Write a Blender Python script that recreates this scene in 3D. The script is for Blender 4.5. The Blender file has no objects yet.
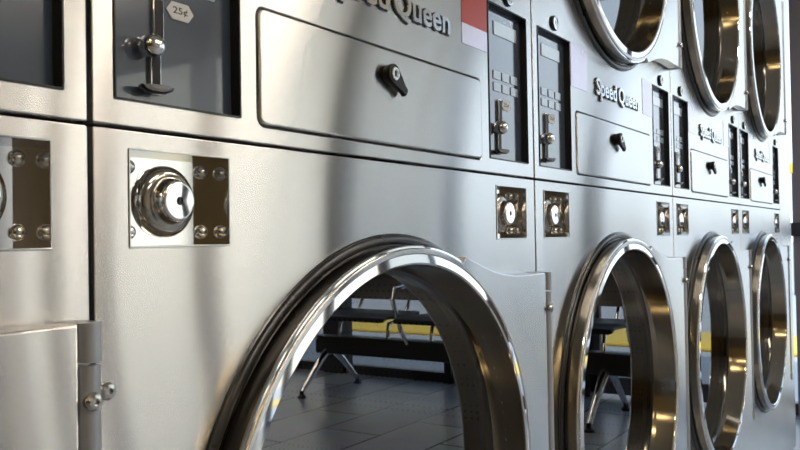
import bpy, bmesh, math, random
from mathutils import Vector, Matrix
random.seed(4)
PI = math.pi
SC = bpy.context.scene
COL = SC.collection
H = 1.03            # height of the seam between the upper and the lower front
PITCH = 0.8

# ------------------------------------------------------------------ materials
def mat(name):
    m = bpy.data.materials.new(name); m.use_nodes = True
    nt = m.node_tree
    return m, nt, nt.nodes['Principled BSDF']

def plain(name, col, rough=0.5, metal=0.0, spec=0.5, coat=0.0, noise=0.0, nscale=20.0):
    m, nt, b = mat(name)
    b.inputs['Base Color'].default_value = (*col, 1)
    b.inputs['Roughness'].default_value = rough
    b.inputs['Metallic'].default_value = metal
    b.inputs['Specular IOR Level'].default_value = spec
    b.inputs['Coat Weight'].default_value = coat
    if noise:
        tc = nt.nodes.new('ShaderNodeTexCoord'); n = nt.nodes.new('ShaderNodeTexNoise')
        n.inputs['Scale'].default_value = nscale; n.inputs['Detail'].default_value = 4
        mr = nt.nodes.new('ShaderNodeMapRange')
        mr.inputs['To Min'].default_value = max(0.02, rough - noise); mr.inputs['To Max'].default_value = min(1, rough + noise)
        nt.links.new(tc.outputs['Object'], n.inputs['Vector'])
        nt.links.new(n.outputs['Fac'], mr.inputs['Value'])
        nt.links.new(mr.outputs['Result'], b.inputs['Roughness'])
    return m

def brushed(name, col, rough=0.172, aniso=0.85, wave=0.0010):
    """Stainless sheet brushed along the row: highlights smear vertically."""
    m = bpy.data.materials.new(name); m.use_nodes = True
    nt = m.node_tree; nt.nodes.clear(); L = nt.links.new
    out = nt.nodes.new('ShaderNodeOutputMaterial'); b = nt.nodes.new('ShaderNodeBsdfAnisotropic')
    L(b.outputs[0], out.inputs[0])
    b.inputs['Anisotropy'].default_value = aniso
    cx = nt.nodes.new('ShaderNodeCombineXYZ'); cx.inputs[0].default_value = 1
    L(cx.outputs[0], b.inputs['Tangent'])
    geo = nt.nodes.new('ShaderNodeNewGeometry')
    mp = nt.nodes.new('ShaderNodeMapping'); mp.inputs['Scale'].default_value = (3, 3, 140)
    L(geo.outputs['Position'], mp.inputs['Vector'])
    n = nt.nodes.new('ShaderNodeTexNoise'); n.inputs['Scale'].default_value = 1; n.inputs['Detail'].default_value = 3
    L(mp.outputs[0], n.inputs['Vector'])
    n2 = nt.nodes.new('ShaderNodeTexNoise'); n2.inputs['Scale'].default_value = 6; n2.inputs['Detail'].default_value = 2
    L(geo.outputs['Position'], n2.inputs['Vector'])
    ad = nt.nodes.new('ShaderNodeMath'); ad.operation = 'MULTIPLY_ADD'; ad.inputs[1].default_value = 0.5
    L(n.outputs['Fac'], ad.inputs[0]); L(n2.outputs['Fac'], ad.inputs[2])
    mr = nt.nodes.new('ShaderNodeMapRange'); mr.inputs['From Max'].default_value = 1.5
    mr.inputs['To Min'].default_value = rough - 0.012; mr.inputs['To Max'].default_value = rough + 0.012
    L(ad.outputs[0], mr.inputs['Value']); L(mr.outputs[0], b.inputs['Roughness'])
    mx = nt.nodes.new('ShaderNodeMix'); mx.data_type = 'RGBA'
    mx.inputs[6].default_value = (*[c * 0.95 for c in col], 1); mx.inputs[7].default_value = (*[min(1, c * 1.03) for c in col], 1)
    L(n2.outputs['Fac'], mx.inputs[0]); L(mx.outputs[2], b.inputs['Color'])
    # the sheet is not perfectly flat
    n3 = nt.nodes.new('ShaderNodeTexNoise'); n3.inputs['Scale'].default_value = 2.6; n3.inputs['Detail'].default_value = 1
    L(geo.outputs['Position'], n3.inputs['Vector'])
    bp = nt.nodes.new('ShaderNodeBump'); bp.inputs['Strength'].default_value = 1; bp.inputs['Distance'].default_value = wave
    L(n3.outputs['Fac'], bp.inputs['Height']); L(bp.outputs[0], b.inputs['Normal'])
    return m

def emit(name, col, s):
    m, nt, b = mat(name)
    b.inputs['Base Color'].default_value = (*col, 1)
    b.inputs['Emission Color'].default_value = (*col, 1); b.inputs['Emission Strength'].default_value = s
    return m

def pane(name, tint, ior, rough=0.0):
    """Thin sheet of glass: see-through body plus Fresnel mirror."""
    m = bpy.data.materials.new(name); m.use_nodes = True
    nt = m.node_tree; nt.nodes.clear(); L = nt.links.new
    out = nt.nodes.new('ShaderNodeOutputMaterial'); mix = nt.nodes.new('ShaderNodeMixShader')
    t = nt.nodes.new('ShaderNodeBsdfTransparent'); t.inputs[0].default_value = (*tint, 1)
    g = nt.nodes.new('ShaderNodeBsdfGlossy'); g.inputs['Roughness'].default_value = rough
    f = nt.nodes.new('ShaderNodeFresnel'); g_ = nt.nodes.new('ShaderNodeNewGeometry'); mr = nt.nodes.new('ShaderNodeMapRange')   # same mirror strength from either side
    mr.inputs['To Min'].default_value = ior; mr.inputs['To Max'].default_value = 1 / ior
    L(g_.outputs['Backfacing'], mr.inputs['Value']); L(mr.outputs[0], f.inputs['IOR'])
    L(f.outputs[0], mix.inputs[0]); L(t.outputs[0], mix.inputs[1]); L(g.outputs[0], mix.inputs[2]); L(mix.outputs[0], out.inputs[0])
    return m

M = {}
M['steel'] = brushed('brushed_steel', (0.71, 0.70, 0.685))
M['groove'] = plain('grey_groove', (0.30, 0.27, 0.25), 0.4, 0.4, noise=0.05)
M['steel_box'] = plain('pocket_steel', (0.80, 0.79, 0.78), 0.09, 1, noise=0.03)
M['chrome'] = plain('polished_chrome', (0.86, 0.86, 0.87), 0.05, 1, noise=0.02, nscale=30)
M['gold_reflection'] = plain('reflection_tinted_steel', (0.40, 0.375, 0.335), 0.12, 1, noise=0.04)  # reflected gold and dark of the room, put into the steel colour
M['bead'] = plain('black_door_seal', (0.014, 0.015, 0.018), 0.28, 0, 0.7, noise=0.03)
M['gasket'] = plain('black_rubber', (0.012, 0.013, 0.016), 0.22, 0, 0.6)
M['black'] = plain('black_plastic', (0.012, 0.012, 0.014), 0.32, 0, 0.5, noise=0.06)
M['dark'] = plain('dark_cabinet_inside', (0.015, 0.015, 0.016), 0.7)
M['overlay'] = plain('slate_panel_overlay', (0.060, 0.082, 0.122), 0.16, 0, 1.0, coat=1.0, noise=0.03)
M['print'] = plain('pale_key_print', (0.36, 0.45, 0.56), 0.25, 0, 0.8, coat=0.8, noise=0.05)
M['display'] = plain('display_window', (0.46, 0.55, 0.64), 0.15, 0, 0.8, coat=0.9, noise=0.04)
M['tag'] = plain('price_tag_white', (0.62, 0.63, 0.63), 0.4, noise=0.05)
M['ink'] = plain('dark_ink', (0.03, 0.03, 0.035), 0.5, noise=0.05)
M['handle'] = plain('black_handle', (0.007, 0.007, 0.009), 0.42, 0, 0.25, noise=0.05)
M['hinge'] = plain('grey_hinge_paint', (0.42, 0.44, 0.48), 0.3, 0.6, noise=0.05)
M['zinc'] = plain('zinc_bolt', (0.62, 0.62, 0.60), 0.14, 1, noise=0.05)
M['letters'] = plain('silver_letters', (0.78, 0.80, 0.82), 0.14, 1, noise=0.04)
M['letter_edge'] = plain('letter_backing', (0.03, 0.035, 0.045), 0.25, 0.3, noise=0.05)
M['sticker'] = plain('lilac_sticker', (0.66, 0.62, 0.71), 0.25, 0.75, 0.5, noise=0.05)
M['red_reflection'] = plain('painted_red_reflection', (0.46, 0.045, 0.03), 0.3, 0.1, 0.5, noise=0.05)  # reflection of a red sign, put into the colour
M['door_glass'] = pane('tinted_door_glass', (0.12, 0.13, 0.15), 3.1, 0.0)
M['window_glass'] = pane('window_glass', (0.93, 0.95, 0.95), 1.35, 0.0)
M['frame'] = plain('dark_aluminium', (0.035, 0.035, 0.042), 0.4, 0.3, noise=0.08)
M['navy'] = plain('navy_door_paint', (0.025, 0.045, 0.10), 0.35, noise=0.06)
M['mauve'] = plain('mauve_grey_frame', (0.20, 0.18, 0.21), 0.45, 0.2, noise=0.08)
M['vinyl'] = plain('black_vinyl', (0.010, 0.011, 0.014), 0.4, 0, 0.5, noise=0.08)
M['yellow'] = plain('yellow_paint', (0.75, 0.50, 0.06), 0.6, noise=0.1)
M['lamp'] = emit('lamp_diffuser', (1.0, 0.88, 0.73), 17.5)
M['lamp_amber'] = emit('amber_diffuser', (1.0, 0.72, 0.34), 9.0)

def wallmat(name, col, bump=0.1):
    m, nt, b = mat(name); L = nt.links.new
    tc = nt.nodes.new('ShaderNodeTexCoord'); n = nt.nodes.new('ShaderNodeTexNoise')
    n.inputs['Scale'].default_value = 1.6; n.inputs['Detail'].default_value = 6
    L(tc.outputs['Object'], n.inputs['Vector'])
    mx = nt.nodes.new('ShaderNodeMix'); mx.data_type = 'RGBA'
    mx.inputs[6].default_value = (*[c * 0.93 for c in col], 1); mx.inputs[7].default_value = (*[c * 1.06 for c in col], 1)
    L(n.outputs['Fac'], mx.inputs[0]); L(mx.outputs[2], b.inputs['Base Color'])
    b.inputs['Roughness'].default_value = 0.75
    return m
M['wall_warm'] = wallmat('warm_cream_wall', (0.74, 0.67, 0.57))
M['wall_brown'] = wallmat('ochre_wall', (0.22, 0.155, 0.065))
M['wainscot'] = wallmat('dark_wainscot', (0.085, 0.075, 0.063))
M['facade'] = wallmat('cream_facade', (0.82, 0.74, 0.62))
M['ceiling'] = wallmat('ceiling_white', (0.78, 0.75, 0.70))
M['road'] = wallmat('pavement', (0.42, 0.42, 0.42))

def tilemat():
    m, nt, b = mat('slate_tile'); L = nt.links.new
    g = nt.nodes.new('ShaderNodeNewGeometry')
    mp = nt.nodes.new('ShaderNodeMapping'); mp.inputs['Location'].default_value = (0.1, 0.04, 0)
    L(g.outputs['Position'], mp.inputs['Vector'])
    br = nt.nodes.new('ShaderNodeTexBrick')
    br.inputs['Scale'].default_value = 1; br.inputs['Brick Width'].default_value = 0.66; br.inputs['Row Height'].default_value = 0.33
    br.inputs['Mortar Size'].default_value = 0.006; br.inputs['Mortar Smooth'].default_value = 0.1
    br.inputs['Color1'].default_value = (0.36, 0.39, 0.43, 1); br.inputs['Color2'].default_value = (0.29, 0.32, 0.36, 1)
    br.inputs['Mortar'].default_value = (0.045, 0.045, 0.05, 1)
    L(mp.outputs[0], br.inputs['Vector'])
    n = nt.nodes.new('ShaderNodeTexNoise'); n.inputs['Scale'].default_value = 5; n.inputs['Detail'].default_value = 6
    L(g.outputs['Position'], n.inputs['Vector'])
    mx = nt.nodes.new('ShaderNodeMix'); mx.data_type = 'RGBA'; mx.blend_type = 'MULTIPLY'; mx.inputs[0].default_value = 0.35
    L(br.outputs['Color'], mx.inputs[6]); L(n.outputs['Color'], mx.inputs[7]); L(mx.outputs[2], b.inputs['Base Color'])
    b.inputs['Roughness'].default_value = 0.24
    return m
M['tile'] = tilemat()

def drummat():
    """Galvanised drum sheet punched with rows of small holes."""
    m, nt, b = mat('perforated_drum'); L = nt.links.new
    tc = nt.nodes.new('ShaderNodeTexCoord')
    v = nt.nodes.new('ShaderNodeTexVoronoi'); v.inputs['Scale'].default_value = 95; v.inputs['Randomness'].default_value = 0.0
    L(tc.outputs['Object'], v.inputs['Vector'])
    r = nt.nodes.new('ShaderNodeValToRGB')
    r.color_ramp.elements[0].position = 0.20; r.color_ramp.elements[0].color = (0.01, 0.01, 0.01, 1)
    r.color_ramp.elements[1].position = 0.25; r.color_ramp.elements[1].color = (0.22, 0.22, 0.23, 1)
    L(v.outputs['Distance'], r.inputs[0]); L(r.outputs[0], b.inputs['Base Color'])
    b.inputs['Metallic'].default_value = 0.7; b.inputs['Roughness'].default_value = 0.4
    return m
M['drum'] = drummat()

# ------------------------------------------------------------------ mesh helpers
def link(name, me, m, parent=None, smooth=False, ang=35):
    o = bpy.data.objects.new(name, me); COL.objects.link(o)
    if m is not None:
        for k in (m if isinstance(m, (list, tuple)) else [m]): me.materials.append(k)
    if smooth:
        for p in me.polygons: p.use_smooth = True
        me.set_sharp_from_angle(angle=math.radians(ang))
    if parent: o.parent = parent
    return o

def frombm(name, bm, m, parent=None, smooth=False, ang=35):
    bmesh.ops.recalc_face_normals(bm, faces=bm.faces[:])
    me = bpy.data.meshes.new(name); bm.to_mesh(me); bm.free()
    return link(name, me, m, parent, smooth, ang)

def addbox(bm, a, b, bev=0.0, mi=0):
    lo = [min(a[i], b[i]) for i in range(3)]; hi = [max(a[i], b[i]) for i in range(3)]
    t = bmesh.new()
    bmesh.ops.create_cube(t, size=1)
    for v in t.verts:
        v.co = Vector([(lo[i] + hi[i]) / 2 + v.co[i] * (hi[i] - lo[i]) for i in range(3)])
    if bev:
        bmesh.ops.bevel(t, geom=t.edges[:], offset=bev, segments=2, affect='EDGES', profile=0.5)
    for f in t.faces: f.material_index = mi
    me = bpy.data.meshes.new('t'); t.to_mesh(me); t.free(); bm.from_mesh(me); bpy.data.meshes.remove(me)

def box(name, a, b, m, parent=None, bev=0.0):
    bm = bmesh.new(); addbox(bm, a, b, bev)
    return frombm(name, bm, m, parent, smooth=bev > 0)

def lathe_bm(bm, prof, c, seg=48, axis='y', mi=None, close=False):
    """prof: list of (radius, offset along the axis); material index per band in mi."""
    rings = []
    for r, t in prof:
        ring = []
        if r < 1e-6:
            p = Vector((0, t, 0)) if axis == 'y' else (Vector((0, 0, t)) if axis == 'z' else Vector((t, 0, 0)))
            ring = [bm.verts.new(Vector(c) + p)]
        else:
            for k in range(seg):
                a = 2 * PI * k / seg
                if axis == 'y': p = Vector((r * math.cos(a), t, r * math.sin(a)))
                elif axis == 'z': p = Vector((r * math.cos(a), r * math.sin(a), t))
                else: p = Vector((t, r * math.cos(a), r * math.sin(a)))
                ring.append(bm.verts.new(Vector(c) + p))
        rings.append(ring)
    pairs = list(zip(rings[:-1], rings[1:]))
    if close: pairs.append((rings[-1], rings[0]))
    for i, (A, B) in enumerate(pairs):
        for k in range(seg):
            k2 = (k + 1) % seg
            if len(A) == 1 and len(B) == 1: continue
            if len(A) == 1: f = bm.faces.new((A[0], B[k], B[k2]))
            elif len(B) == 1: f = bm.faces.new((A[k], A[k2], B[0]))
            else: f = bm.faces.new((A[k], A[k2], B[k2], B[k]))
            if mi: f.material_index = mi[i]

def lathe(name, prof, c, m, parent=None, seg=48, axis='y', mi=None, close=False, ang=35):
    bm = bmesh.new(); lathe_bm(bm, prof, c, seg, axis, mi, close)
    return frombm(name, bm, m, parent, True, ang)

def addtube(bm, pts, r, seg=10):
    pts = [Vector(p) for p in pts]
    prev = None; n0 = None
    for i, p in enumerate(pts):
        d = (pts[min(i + 1, len(pts) - 1)] - pts[max(i - 1, 0)]).normalized()
        if n0 is None:
            n0 = d.orthogonal().normalized()
        n0 = (n0 - d * n0.dot(d)).normalized(); b = d.cross(n0)
        rr = r[i] if isinstance(r, (list, tuple)) else r
        ring = [bm.verts.new(p + (n0 * math.cos(2 * PI * k / seg) + b * math.sin(2 * PI * k / seg)) * rr) for k in range(seg)]
        if prev:
            for k in range(seg): bm.faces.new((prev[k], prev[(k + 1) % seg], ring[(k + 1) % seg], ring[k]))
        else: bm.faces.new(ring[::-1])
        prev = ring
    bm.faces.new(prev)

def tube(name, pts, r, m, parent=None, seg=10):
    bm = bmesh.new(); addtube(bm, pts, r, seg); return frombm(name, bm, m, parent, True)

def curve_mesh(cu):
    o = bpy.data.objects.new('tmp', cu); COL.objects.link(o)
    bpy.context.view_layer.update()
    me = bpy.data.meshes.new_from_object(o.evaluated_get(bpy.context.evaluated_depsgraph_get()))
    bpy.data.objects.remove(o); bpy.data.curves.remove(cu)
    me.materials.clear()
    return me

def plate(name, loops, y0, y1, bev, m, parent=None, smooth=True):
    """Sheet standing in the x-z plane from y0 (front) to y1; first loop outline, rest holes."""
    cu = bpy.data.curves.new(name, 'CURVE'); cu.dimensions = '2D'; cu.fill_mode = 'BOTH'
    cu.extrude = max(1e-5, (y1 - y0) / 2 - bev); cu.bevel_depth = bev; cu.bevel_resolution = 2; cu.offset = -bev
    for lp in loops:
        s = cu.splines.new('POLY'); s.points.add(len(lp) - 1)
        for p, q in zip(s.points, lp): p.co = (q[0], q[1], 0, 1)
        s.use_cyclic_u = True
    me = curve_mesh(cu)
    me.transform(Matrix.Translation((0, (y0 + y1) / 2, 0)) @ Matrix.Rotation(PI / 2, 4, 'X'))
    return link(name, me, m, parent, smooth, 30)

def rrect(x0, x1, z0, z1, r=0.0, n=5):
    if r <= 0: return [(x0, z0), (x1, z0), (x1, z1), (x0, z1)]
    out = []
    for cx, cz, a0 in ((x1 - r, z0 + r, -PI / 2), (x1 - r, z1 - r, 0), (x0 + r, z1 - r, PI / 2), (x0 + r, z0 + r, PI)):
        for k in range(n + 1):
            a = a0 + PI / 2 * k / n; out.append((cx + r * math.cos(a), cz + r * math.sin(a)))
    return out

def circle(cx, cz, r, n=96):
    return [(cx + r * math.cos(2 * PI * k / n), cz + r * math.sin(2 * PI * k / n)) for k in range(n)]

def text(name, s, x, z, y, w, h, m, parent, extrude=0.001, offset=0.0, bevel=0.0):
    cu = bpy.data.curves.new(name, 'FONT'); cu.body = s; cu.size = 1; cu.extrude = 0.01; cu.offset = offset
    cu.space_character = 1.04; cu.space_word = .62
    me = curve_mesh(cu)
    xs = [v.co.x for v in me.vertices]; ys = [v.co.y for v in me.vertices]
    ax, bx, ay, by = min(xs), max(xs), min(ys), max(ys)
    for v in me.vertices:
        v.co = Vector((x + (v.co.x - ax) / (bx - ax) * w, y - v.co.z / 0.01 * extrude, z + (v.co.y - ay) / (by - ay) * h))
    return link(name, me, m, parent)

def empty(name, loc=(0, 0, 0), label=None, cat=None, group=None, rz=0):
    o = bpy.data.objects.new(name, None); COL.objects.link(o); o.location = loc; o.rotation_euler = (0, 0, rz)
    o.empty_display_size = 0.1
    if label: o['label'] = label; o['category'] = cat
    if group: o['group'] = group
    return o

def tag(o, label, cat, group=None):
    o['label'] = label; o['category'] = cat
    if group: o['group'] = group
    return o

def struct(o):
    o['kind'] = 'structure'; return o

KIDS = {}
def copy_tree(o, parent=None):
    c = o.copy(); COL.objects.link(c)
    if parent: c.parent = parent
    for ch in o.children: copy_tree(ch, c)
    return c

# ------------------------------------------------------------------ one stacked dryer (local x 0..0.8, front face y = 0)
PL = (0.0226, 0.1560); PR = (0.6505, 0.7771); PZ = (H + 0.0227, H + 0.243)
LL = (0.0345, 0.1407); LR = (0.6669, 0.7670); LZ = (H - 0.0915, H - 0.0157)
HX = (0.1818, 0.6220); HZ = (H + 0.0199, H + 0.1256)
XD = 0.4006; ZLOW = H - 0.4068; ZUP = H + 0.56; RD = 0.3094
TOP = H + 0.97

def pocket_bm(x0, x1, z0, z1, dep, y0=0.0):
    """open-fronted five sided pocket"""
    bm = bmesh.new()
    f = [bm.verts.new(p) for p in ((x0, y0, z0), (x1, y0, z0), (x1, y0, z1), (x0, y0, z1))]
    b = [bm.verts.new(p) for p in ((x0, dep, z0), (x1, dep, z0), (x1, dep, z1), (x0, dep, z1))]
    for k in range(4): bm.faces.new((f[k], f[(k + 1) % 4], b[(k + 1) % 4], b[k]))
    bm.faces.new(b)
    return bm

def make_control(root, x0, x1):
    z0, z1 = PZ; D = 0.010
    bm = pocket_bm(x0 + .0004, x1 - .0004, z0 + .0004, z1 - .0004, D, 0.0005)
    for i, f in enumerate(bm.faces): f.material_index = 1 if i == 4 else 0
    me_faces_back = 1
    p = frombm('control_panel', bm, [M['black'], M['overlay']], root)
    # thin bright rim standing round the opening
    plate('panel_rim', [rrect(x0 - .0014, x1 + .0014, z0 - .0014, z1 + .0014, .002), rrect(x0 + .0004, x1 - .0004, z0 + .0004, z1 - .0004)], -0.0012, 0.0006, 0.0004, M['gasket'], p)
    plate('display', [rrect(x0 + .036, x0 + .112, z0 + .182, z0 + .202, .001)], D - .0012, D - .0002, .0002, M['display'], p)
    for r in range(2):
        for c in range(3):
            bx = x0 + .033 + c * .0285; bz = z0 + .100 + r * .0175
            plate('key', [rrect(bx, bx + .0235, bz, bz + .0125, .0015)], D - .0012, D - .0002, .0002, M['print'], p)
    # hexagonal price tag
    hx, hz, a, b_ = x0 + .0735, z0 + .0825, .0150, .0074
    t = plate('price_tag', [[(hx - a, hz), (hx - a + .006, hz - b_), (hx + a - .006, hz - b_), (hx + a, hz), (hx + a - .006, hz + b_), (hx - a + .006, hz + b_)]], D - .001, D - .0002, .0001, M['tag'], p)
    text('price', '25\u00a2', hx - .0080, hz - .0036, D - .00105, .0160, .0072, M['ink'], t, .0001, 0.014)
    # coin slot: chrome rail with a black slit, knob, lower rail, return cup
    cx = x0 + .0485
    c = plate('coin_slot', [rrect(cx - .0055, cx + .0055, z0 + .046, z0 + .0885, .002)], D - .0035, D, .0008, M['chrome'], p)
    box('slit', (cx - .0040, D - .0038, z0 + .048), (cx + .0042, D - .001, z0 + .0870), M['handle'], c)
    kx = x0 + .0450
    c2 = plate('return_rail', [rrect(kx - .0055, kx + .0055, z0 + .008, z0 + .046, .002)], D - .0035, D, .0008, M['chrome'], p)
    box('slit', (kx - .0040, D - .0038, z0 + .010), (kx + .0043, D - .001, z0 + .044), M['handle'], c2)
    lathe('knob', [(0, -.0125), (.004, -.012), (.0072, -.0100), (.0092, -.0065), (.0099, -.0025), (.0092, .0015), (.0075, .0045), (.006, .0075)], (x0 + .0355, .0025, z0 + .0455), M['chrome'], p, 28)
    # return cup: shallow half dish with chrome lip
    bm = bmesh.new()
    lathe_bm(bm, [(0, -.006), (.009, -.0055), (.0145, -.002), (.0165, .0025), (.0150, .0030), (.010, -.001), (0, -.002)], (0, 0, 0), 32, 'z', mi=[0, 1, 1, 1, 0, 0])
    for v in bm.verts: v.co = Vector((x0 + .0400 + v.co.x, .0005 + v.co.y * .60, z0 + .0120 + v.co.z * .62))
    frombm('coin_return', bm, [M['black'], M['zinc']], p, True)
    return p

def make_lockbox(root, x0, x1):
    z0, z1 = LZ; D = 0.022; e = .0006
    p = frombm('lock_pocket', pocket_bm(x0 + e, x1 - e, z0 + e, z1 - e, D, 0.0004), M['steel_box'], root)
    plate('pocket_rim', [rrect(x0 - .001, x1 + .001, z0 - .001, z1 + .001, .0015), rrect(x0 + e, x1 - e, z0 + e, z1 - e)], -0.001, 0.0006, 0.0004, M['zinc'], p)
    w = x1 - x0; cx = x0 + w * 0.487; cz = (z0 + z1) / 2 - .001
    lp = [(.0300, D), (.0300, D - .0022)]
    for k in range(1, 9):      # rolled flange
        t = PI / 2 * k / 8; lp.append((.0205 + .0095 * math.cos(t), D - .0022 - .0075 * math.sin(t)))
    for k in range(1, 6):      # fillet up to the neck
        t = PI / 2 * k / 5; lp.append((.0205 - .0030 * math.sin(t), D - .0097 - .0030 * (1 - math.cos(t))))
    lp += [(.0170, D - .0165)]
    for k in range(1, 6):
        t = PI / 2 * k / 5; lp.append((.0145 + .0025 * math.cos(t), D - .0180 - .0025 * math.sin(t)))
    lp += [(.0140, D - .0205), (.0134, D - .02052)]
    nb = len(lp)
    lp += [(.0036, D - .0207), (.0033, D - .018), (0, D - .018)]
    lathe('lock', lp, (cx, 0, cz), [M['chrome'], M['black'], M['gold_reflection']], p, 64, mi=[2] * 15 + [0] * (nb - 15) + [1, 1], ang=50)  # flange bands carry the painted dark gold reflection
    box('keyhole', (cx - .0012, D - .0209, cz - .0030), (cx + .0012, D - .0175, cz + .0030), M['black'], p)
    for sx in (-1, 1):
        for sz in (-1, 1):
            lathe('rivet', [(.0062, D), (.0060, D - .0018), (.0048, D - .0042), (.0026, D - .0055), (0, D - .0058)], (x0 + w / 2 + sx * w * .368 + .0015, 0, (z0 + z1) / 2 + sz * .0262), M['zinc'], p, 20)
    return p

def make_door(root, zc, flip):
    """Round glazed door with a hinged side flap; flip = -1 turns the flap's free corner down."""
    # tab plate outline, in door coordinates
    top = [(.112, .290), (.120, .294), (.140, .2885), (.165, .2810), (.195, .2735), (.225, .2680), (.260, .2645), (.300, .2635), (.3660, .2635)]
    out = []
    n = 60
    a0 = math.atan2(.290, .112)
    for k in range(n + 1):
        a = a0 + (2 * PI - 2 * a0) * k / n
        out.append((XD + .3075 * math.cos(a), zc + .3075 * math.sin(a)))
    low = [(x, -z) for x, z in top]
    loop = out + [(XD + x, zc + z) for x, z in low[1:]] + [(XD + x, zc + z) for x, z in top[::-1][:-1]]
    d = plate('door', [loop, circle(XD, zc, .300)], -.0300, -.0060, .0018, M['steel'], root)
    # chrome ring: gold reflections painted on outer side and inner wall; lip, bright front bevel
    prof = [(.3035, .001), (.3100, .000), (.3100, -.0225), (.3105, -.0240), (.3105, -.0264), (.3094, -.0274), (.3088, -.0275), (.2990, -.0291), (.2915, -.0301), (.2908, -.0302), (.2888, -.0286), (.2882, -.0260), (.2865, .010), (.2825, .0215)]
    lathe('door_ring', prof, (XD, 0, zc), [M['chrome'], M['gold_reflection']], d, 128, mi=[0, 1, 1, 0, 0, 0, 0, 0, 0, 0, 0, 1, 1], ang=24)
    # black gasket between the ring and the cabinet
    gp = [(.3050, -.001)]
    gp += [(.3108, -.0010), (.3114, -.0011)]
    for k in range(9):
        a = PI - PI * k / 8
        gp.append((.3172 + .0054 * math.cos(a), -.0012 - .0040 * math.sin(a)))
    gp += [(.3240, -.0003), (.3050, -.0003)]
    lathe('gasket', gp, (XD, 0, zc), [M['gasket'], M['bead']], d, 128, mi=[0, 0] + [1] * 9 + [0, 0], ang=40)
    lathe('door_glass', [(0, .0220), (.2835, .0220)], (XD, 0, zc), M['door_glass'], d, 96)
    lathe('glass_seal', [(.2860, .019), (.2740, .0235), (.2740, .032), (.2930, .032), (.2930, .012)], (XD, 0, zc), M['gasket'], d, 96)
    # hinge: barrel down the flap's free edge, capped by two fixed knuckles
    hx = .7775
    hb = lathe('hinge', [(0, -.2345), (.0092, -.2345), (.0092, .2345), (0, .2345)], (hx, -.0240, zc), M['hinge'], d, 24, 'z')
    for s in (-1, 1):
        za, zb = zc + s * .2368, zc + s * .2640
        bm = bmesh.new(); lathe_bm(bm, [(0, min(za, zb)), (.0098, min(za, zb)), (.0098, max(za, zb)), (0, max(za, zb))], (hx, -.0240, 0), 24, 'z')
        addbox(bm, (hx - .0080, -.0240, min(za, zb)), (hx + .0096, .0000, max(za, zb)), .001)
        frombm('hinge_knuckle', bm, M['hinge'], d, True)
    for s in (1,):
        for (sx, sy, sz) in ((hx - .0018, -.0320, .2100), (hx + .0155, -.0240, .2137)):
            z_ = zc + flip * sz
            sc = lathe('hinge_screw', [(.0045, (.008 if sx < hx else .0235)), (.0068, .0000), (.0066, -.0022), (.0048, -.0042), (.0026, -.0046), (.0024, -.0026), (0, -.0026)], (sx, sy, z_), M['zinc'], d, 20)
    return d

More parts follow.
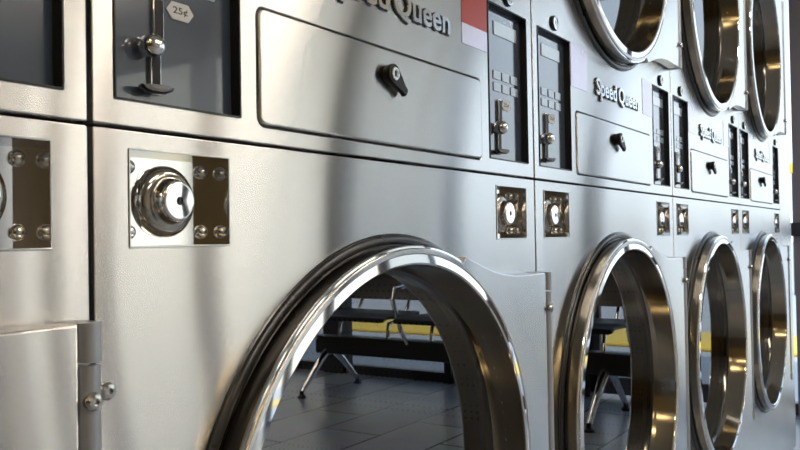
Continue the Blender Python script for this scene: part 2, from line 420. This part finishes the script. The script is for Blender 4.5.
def make_dryer():
    root = empty('stacked_dryer')
    g = .0023
    plate('upper_front', [rrect(g, .8 - g, H + .0016, TOP, .002), rrect(*PL, *PZ), rrect(*PR, *PZ), rrect(HX[0] - .0032, HX[1] + .0032, HZ[0] - .0032, HZ[1] + .0032, .010), circle(XD, ZUP, .287)], 0, .012, .0010, M['steel'], root)
    plate('lower_front', [rrect(g, .8 - g, .03, H - .0016, .002), rrect(*LL, *LZ), rrect(*LR, *LZ), circle(XD, ZLOW, .287)], 0, .012, .0010, M['steel'], root)
    bm = bmesh.new()    # cabinet: sides, back, top, floor, all sheet with thickness
    g2 = .004
    addbox(bm, (g2, .0125, 0), (g2 + .003, .95, TOP - .002)); addbox(bm, (.8 - g2 - .003, .0125, 0), (.8 - g2, .95, TOP - .002))
    addbox(bm, (g2, .947, 0), (.8 - g2, .95, TOP - .002)); addbox(bm, (g2, .0125, TOP - .005), (.8 - g2, .95, TOP - .002))
    addbox(bm, (g2, .0125, .0), (.8 - g2, .95, .03)); addbox(bm, (g2 + .003, .030, H - .10), (.8 - g2 - .003, .9, H + .26))
    frombm('cabinet', bm, M['dark'], root)
    # hatch with rounded corners and its cam lock
    h = plate('lint_hatch', [rrect(HX[0] - .0008, HX[1] + .0008, HZ[0] - .0008, HZ[1] + .0008, .008)], -.0022, .010, .0020, M['steel'], root)
    plate('hatch_groove', [rrect(HX[0] - .008, HX[1] + .008, HZ[0] - .008, HZ[1] + .008, .008)], .0125, .0145, .0005, M['groove'], h)
    lx, lz = .3920, H + .0975
    bm = bmesh.new()
    lathe_bm(bm, [(0, -.002), (.0100, -.002), (.0112, -.004), (.0112, -.0108), (.0104, -.0124), (.0070, -.0126)], (lx, 0, lz), 32)
    lathe_bm(bm, [(.0070, -.0126), (0, -.0126)], (lx, 0, lz), 32)
    lock = frombm('cam_handle', bm, M['handle'], h, True)
    # pointed lever of the handle, one outline extruded
    dv = Vector((.0250, -.0185)); L_ = dv.length; dn = dv / L_; nn = Vector((-dn.y, dn.x))
    c0 = Vector((lx, lz)); ol = []
    for k in range(17):
        a = math.atan2(dn.y, dn.x) + PI / 2 + PI * k / 16
        ol.append((c0.x + .0116 * math.cos(a), c0.y + .0116 * math.sin(a)))
    tip = c0 + dv
    for q in ((.50, -.0082), (.78, -.0052), (1.00, -.0050), (1.04, 0), (1.00, .0050), (.78, .0052), (.50, .0082)):
        p = c0 + dv * q[0] + nn * q[1]; ol.append((p.x, p.y))
    plate('lever', [ol], -.0124, -.0060, .0012, M['handle'], lock)
    lathe('key_cylinder', [(.0078, -.0120), (.0078, -.0134), (.0069, -.0142), (.0048, -.0142), (.0044, -.0136), (0, -.0136)], (lx, 0, lz), M['zinc'], lock, 28)
    box('keyhole', (lx - .0010, -.0145, lz - .0033), (lx + .0010, -.0132, lz + .0033), M['black'], lock)
    for a, b in (PL, PR): make_control(root, a, b)
    for a, b in (LL, LR): make_lockbox(root, a, b)
    for cx in (.0905, .7150):     # small round key locks above the control panels
        k = lathe('key_lock', [(.0125, .001), (.0125, -.003), (.0112, -.0045), (.0085, -.0046), (.0080, -.0038), (0, -.0038)], (cx, 0, H + .2615), [M['zinc'], M['gasket']], root, 28, mi=[1, 1, 0, 0, 0])
        box('keyhole', (cx - .0010, -.0042, H + .2575), (cx + .0010, -.0034, H + .2655), M['black'], k)
    # raised lettering
    n = text('nameplate', 'Speed Queen', .2800, H + .1602, -.0006, .2575, .0430, M['letter_edge'], root, .0006, .05)
    text('lettering', 'Speed Queen', .2815, H + .1615, -.0024, .2545, .0402, M['letters'], n, .0016, .018)
    make_door(root, ZLOW, 1)
    make_door(root, ZUP, -1)
    for zc, dz in ((ZLOW, .35), (ZUP, .35)):
        bm = bmesh.new(); lathe_bm(bm, [(.3000, .034), (.3400, .06), (.3400, .72), (.10, .74), (0, .74)], (XD, 0, zc), 64)
        frombm('drum', bm, M['drum'], root, True, 40)
    return root

dryer = make_dryer()
G = 'stainless stacked dryers in one row'
labels = [
    'stacked stainless dryer cut off by the left picture edge, its hinge post in view',
    'nearest full stacked dryer with the biggest round door and a red reflection painted on its sticker',
    'stacked dryer with the only fully legible lettering, just right of the biggest door',
    'third stacked dryer, narrow in view, next but one to the far end of the row',
    'farthest stacked dryer at the row end, beside the plain end panel and the windows',
]
units = []
for k, lb in enumerate(labels):
    o = dryer if k == 0 else copy_tree(dryer)
    o.location = ((k - 1) * PITCH, 0, 0)
    tag(o, lb, 'dryer', G)
    units.append(o)
for k, o in enumerate(units):      # thin stickers beside the control panels
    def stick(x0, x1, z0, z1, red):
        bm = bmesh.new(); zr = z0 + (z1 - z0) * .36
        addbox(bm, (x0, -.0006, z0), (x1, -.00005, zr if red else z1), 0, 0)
        if red: addbox(bm, (x0, -.0006, zr), (x1, -.00005, z1), 0, 1)  # upper part painted as a red reflection
        st = frombm('sticker', bm, [M['sticker'], M['red_reflection']], o)
        if red: st['label'] = 'lilac sticker with a painted red reflection'
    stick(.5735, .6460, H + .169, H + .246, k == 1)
    stick(.1620, .2400, H + .169, H + .246, False)

# plain end panel closing the row
EX0, EX1 = 3.2023, 2.4 + 1.0823
ep = empty('end_panel', (EX0, 0, 0), 'plain narrow steel panel closing the far end of the dryer row', 'panel')
plate('front_sheet', [rrect(0, EX1 - EX0, .03, TOP, .002)], 0, .012, .0016, M['steel'], ep)
box('side_sheet', (EX1 - EX0 - .004, .0125, 0), (EX1 - EX0 - .001, .95, TOP), M['steel'], ep)
box('back_frame', (0.002, .0125, 0), (EX1 - EX0 - .006, .03, .9), M['dark'], ep)

# ------------------------------------------------------------------ the room
XW = 4.28; YB = -7.0; XL = -4.6; ZC = 2.75
struct(box('floor', (XL, YB, -.1), (XW + .1, 1.15, 0), M['tile']))
struct(box('ceiling', (XL, YB, ZC), (XW + .1, 1.15, ZC + .15), M['ceiling']))
struct(box('wall_back', (XL, 1.0, 0), (XW + .1, 1.15, ZC), M['wall_warm']))
struct(box('wall_front', (XL, YB - .15, -.1), (XW + .1, YB, ZC + .15), M['wall_warm']))
struct(box('wall_left', (XL - .15, YB - .15, -.1), (XL, 1.15, ZC + .15), M['wall_brown']))
struct(box('trim_1', (XL, -3.2, 0), (XL + .05, 1.0, 1.35), M['wainscot']))
struct(box('window_9', (XW + .015, YB, .05), (XW + .021, -6.48, 2.42), M['window_glass']))
d2 = struct(box('added_door', (3.1, YB, 0), (4.1, YB + .05, 2.15), M['navy']))  # unseen door added for dark patches in the ring reflections
box('door_handle', (3.18, YB + .05, .98), (3.22, YB + .10, 1.14), M['chrome'], d2, .004)
# window wall at the end of the row
ys = [.9, .50, .050, -1.18, -2.10, -3.03, -4.37, -5.68, -6.40]
wd = [.06, .06, .075, .07, .05, .17, .18, .20, .16]
edges = []
for i, (y, w) in enumerate(zip(ys, wd)):
    struct(box('trim_%d' % (i + 10), (XW - .04, y - w / 2, 0), (XW + .08, y + w / 2, ZC), M['mauve'] if i < 3 else M['frame']))
struct(box('wall_right', (XW, YB, 2.45), (XW + .1, 1.0, ZC), M['wall_warm']))
for i in range(len(ys) - 1):
    a, b = ys[i] - wd[i] / 2, ys[i + 1] + wd[i + 1] / 2
    if i == 2:      # glazed door with a push bar
        d = struct(box('door_1', (XW + .015, b, .03), (XW + .021, a, 2.40), M['window_glass']))
        bm = bmesh.new()
        for q in ((.02, .12), (2.32, 2.40)): addbox(bm, (XW, b, q[0]), (XW + .04, a, q[1]), .003)
        addbox(bm, (XW, b, .02), (XW + .04, b + .05, 2.40), .003); addbox(bm, (XW, a - .05, .02), (XW + .04, a, 2.40), .003)
        frombm('door_frame', bm, M['mauve'], d)
        bm = bmesh.new(); addbox(bm, (XW - .08, b + .03, .918), (XW - .045, .098, .988), .006)
        addbox(bm, (XW - .05, b + .05, .925), (XW, b + .09, .98), .003); addbox(bm, (XW - .05, a - .09, .925), (XW, a - .05, .98), .003)
        frombm('push_bar', bm, M['black'], d, True)
    else:
        w_ = struct(box('window_%d' % (i + 1), (XW + .015, b, .05), (XW + .021, a, 2.42), M['window_glass']))
        bm = bmesh.new()
        for q in ((.0, .06), (2.40, 2.46)): addbox(bm, (XW - .01, b, q[0]), (XW + .05, a, q[1]), .003)
        frombm('window_frame', bm, M['frame'], w_)
# ceiling lamps
for x, y in ((.6, -2.4), (.6, -4.4), (2.6, -2.2), (2.5, -3.8)):
    l = empty('ceiling_lamp', (x, y, ZC - .06), 'long warm white lamp fixed to the ceiling', 'lamp', 'ceiling lamps')
    box('lamp_housing', (-.65, -.17, .03), (.65, .17, .06), M['ceiling'], l)
    box('diffuser', (-.62, -.14, .0), (.62, .14, .03), M['lamp'], l)
for x, y in ((-1.6, -.9), (-3.5, -.6), (-3.5, -2.0)):
    l = empty('amber_ceiling_lamp', (x, y, ZC - .06), 'small amber lamp fixed to the ceiling, glinting in the chrome door rings', 'lamp', 'amber ceiling lamps')
    box('lamp_housing', (-.17, -.35, .03), (.17, .35, .06), M['ceiling'], l)
    box('diffuser', (-.14, -.32, .0), (.14, .32, .03), M['lamp_amber'], l)

# ------------------------------------------------------------------ waiting bench by the windows (seen mirrored in the door glass)
bench = empty('waiting_bench', (3.70, -1.69, 0), 'black waiting bench on arched chrome legs, mirrored in the round door glass', 'bench')
box('beam', (-.05, -1.02, .235), (.05, 1.02, .345), M['vinyl'], bench, .008)
def pad(name, pts, y0, y1, th):
    bm = bmesh.new(); rows = []
    for y in (y0, y0 + .02, y1 - .02, y1):
        e = .006 if y in (y0, y1) else 0
        rows.append([bm.verts.new((p[0], y, p[1] - e)) for p in pts] + [bm.verts.new((p[0] + p[2] * th, y, p[1] - p[3] * th + e)) for p in pts[::-1]])
    for A, B in zip(rows[:-1], rows[1:]):
        k = len(A)
        for j in range(k): bm.faces.new((A[j], A[(j + 1) % k], B[(j + 1) % k], B[j]))
    bm.faces.new(rows[0][::-1]); bm.faces.new(rows[-1])
    return frombm(name, bm, M['vinyl'], bench, True, 40)
for k in range(3):
    y0 = -.99 + k * .665; y1 = y0 + .60
    pad('seat', [(-.21, .486, 0, 1), (-.17, .500, 0, 1), (0, .494, 0, 1), (.14, .490, 0, 1), (.18, .498, 0, 1)], y0, y1, .026)
    pad('backrest', [(.20, .56, 1, 0), (.235, .62, 1, 0), (.26, .75, 1, 0), (.285, .90, 1, 0)], y0, y1, .04)
    for y in (y0 + .12, y1 - .12):
        tube('seat_bracket', [(.0, y, .33), (.02, y, .43), (.19, y, .45), (.255, y, .55), (.29, y, .70)], .011, M['chrome'], bench)
for y in (-.94, .84):
    bm = bmesh.new()
    pts = [(-.28, y, .035), (-.21, y, .10), (-.11, y, .19), (-.05, y, .24), (.0, y, .255), (.05, y, .24), (.11, y, .19), (.21, y, .10), (.28, y, .035)]
    addtube(bm, pts, [.014, .018, .022, .026, .028, .026, .022, .018, .014], 12)
    lg = frombm('leg', bm, M['chrome'], bench, True)
    for s in (-1, 1):
        lathe('foot', [(0, .04), (.012, .04), (.014, .02), (.024, .012), (.026, 0), (0, 0)], (s * .282, y, 0), M['black'], lg, 20, 'z')
for y in (-1.0, -.335, .33, 1.0):
    tube('armrest', [(-.05, y, .33), (-.12, y, .42), (-.20, y, .60), (-.17, y, .655), (.0, y, .67), (.19, y, .66), (.235, y, .60)], .013, M['chrome'], bench)

# ------------------------------------------------------------------ outside
gp = struct(box('ground', (XW + .1, -60, -.3), (90, 40, -.1), M['road']))
curb = tag(box('curb', (7.15, -30, -.1), (8.35, 14, -.06), M['yellow'], None, .02), 'yellow painted curb outside the windows', 'curb')
sg = empty('roadside_sign', (14.5, 1.86, 0.0), 'yellow sign panel outside past the end of the dryer row', 'sign')
box('sign_panel', (-.05, -.6, 1.90), (.05, .9, 2.07), M['yellow'], sg, .01)
for y in (-.45, .75): box('post', (-.04, y - .04, -.1), (.04, y + .04, 1.90), M['frame'], sg)

bd = struct(empty('building', (15, -9, -.1)))
box('wall', (0, -24, 0), (6, -2, 6.5), M['facade'], bd)
box('roof', (-.3, -24.3, 6.5), (6.3, -1.7, 6.8), M['frame'], bd)
# ------------------------------------------------------------------ light
w = bpy.data.worlds.new('sky'); SC.world = w; w.use_nodes = True
nt = w.node_tree; bg = nt.nodes['Background']
tc = nt.nodes.new('ShaderNodeTexCoord'); sp = nt.nodes.new('ShaderNodeSeparateXYZ'); rp = nt.nodes.new('ShaderNodeValToRGB')
nt.links.new(tc.outputs['Generated'], sp.inputs[0]); nt.links.new(sp.outputs['Z'], rp.inputs[0])
rp.color_ramp.elements[0].position = 0.0; rp.color_ramp.elements[0].color = (0.88, 0.945, 1.0, 1)
rp.color_ramp.elements[1].position = 0.6; rp.color_ramp.elements[1].color = (0.50, 0.69, 1.0, 1)
nt.links.new(rp.outputs[0], bg.inputs['Color']); bg.inputs['Strength'].default_value = 1.75
sun = bpy.data.lights.new('sun', 'SUN'); sun.energy = 3.8; sun.angle = .02; sun.color = (1, .95, .86)
so = bpy.data.objects.new('sun', sun); COL.objects.link(so)
so.rotation_euler = Vector((.62, .25, -.75)).to_track_quat('-Z', 'Y').to_euler()

# ------------------------------------------------------------------ camera
cam = bpy.data.cameras.new('camera'); co = bpy.data.objects.new('camera', cam); COL.objects.link(co)
yaw, pit, rol = (math.radians(a) for a in (56.9419, 0.9306, -0.9777))
F = Vector((math.sin(yaw) * math.cos(pit), math.cos(yaw) * math.cos(pit), math.sin(pit)))
R = Vector((math.cos(yaw), -math.sin(yaw), 0)); U = R.cross(F)
R2 = R * math.cos(rol) + U * math.sin(rol); U2 = -R * math.sin(rol) + U * math.cos(rol)
mw = Matrix(((R2.x, U2.x, -F.x, -.38303), (R2.y, U2.y, -F.y, -.51991), (R2.z, U2.z, -F.z, -.08845 + H), (0, 0, 0, 1)))
co.matrix_world = mw
cam.sensor_width = 36; cam.lens = 36 * 823.07 / 800; cam.clip_start = .02
cam.dof.use_dof = True; cam.dof.focus_distance = 1.0; cam.dof.aperture_fstop = 22
SC.camera = co
vs = SC.view_settings
vs.view_transform = 'Standard'; vs.look = 'None'; vs.gamma = 1; vs.exposure = 0.33; vs.use_curve_mapping = False
SC.cycles.max_bounces = 14; SC.cycles.glossy_bounces = 8; SC.cycles.transparent_max_bounces = 12
SC.cycles.sample_clamp_indirect = 6; SC.cycles.use_denoising = True
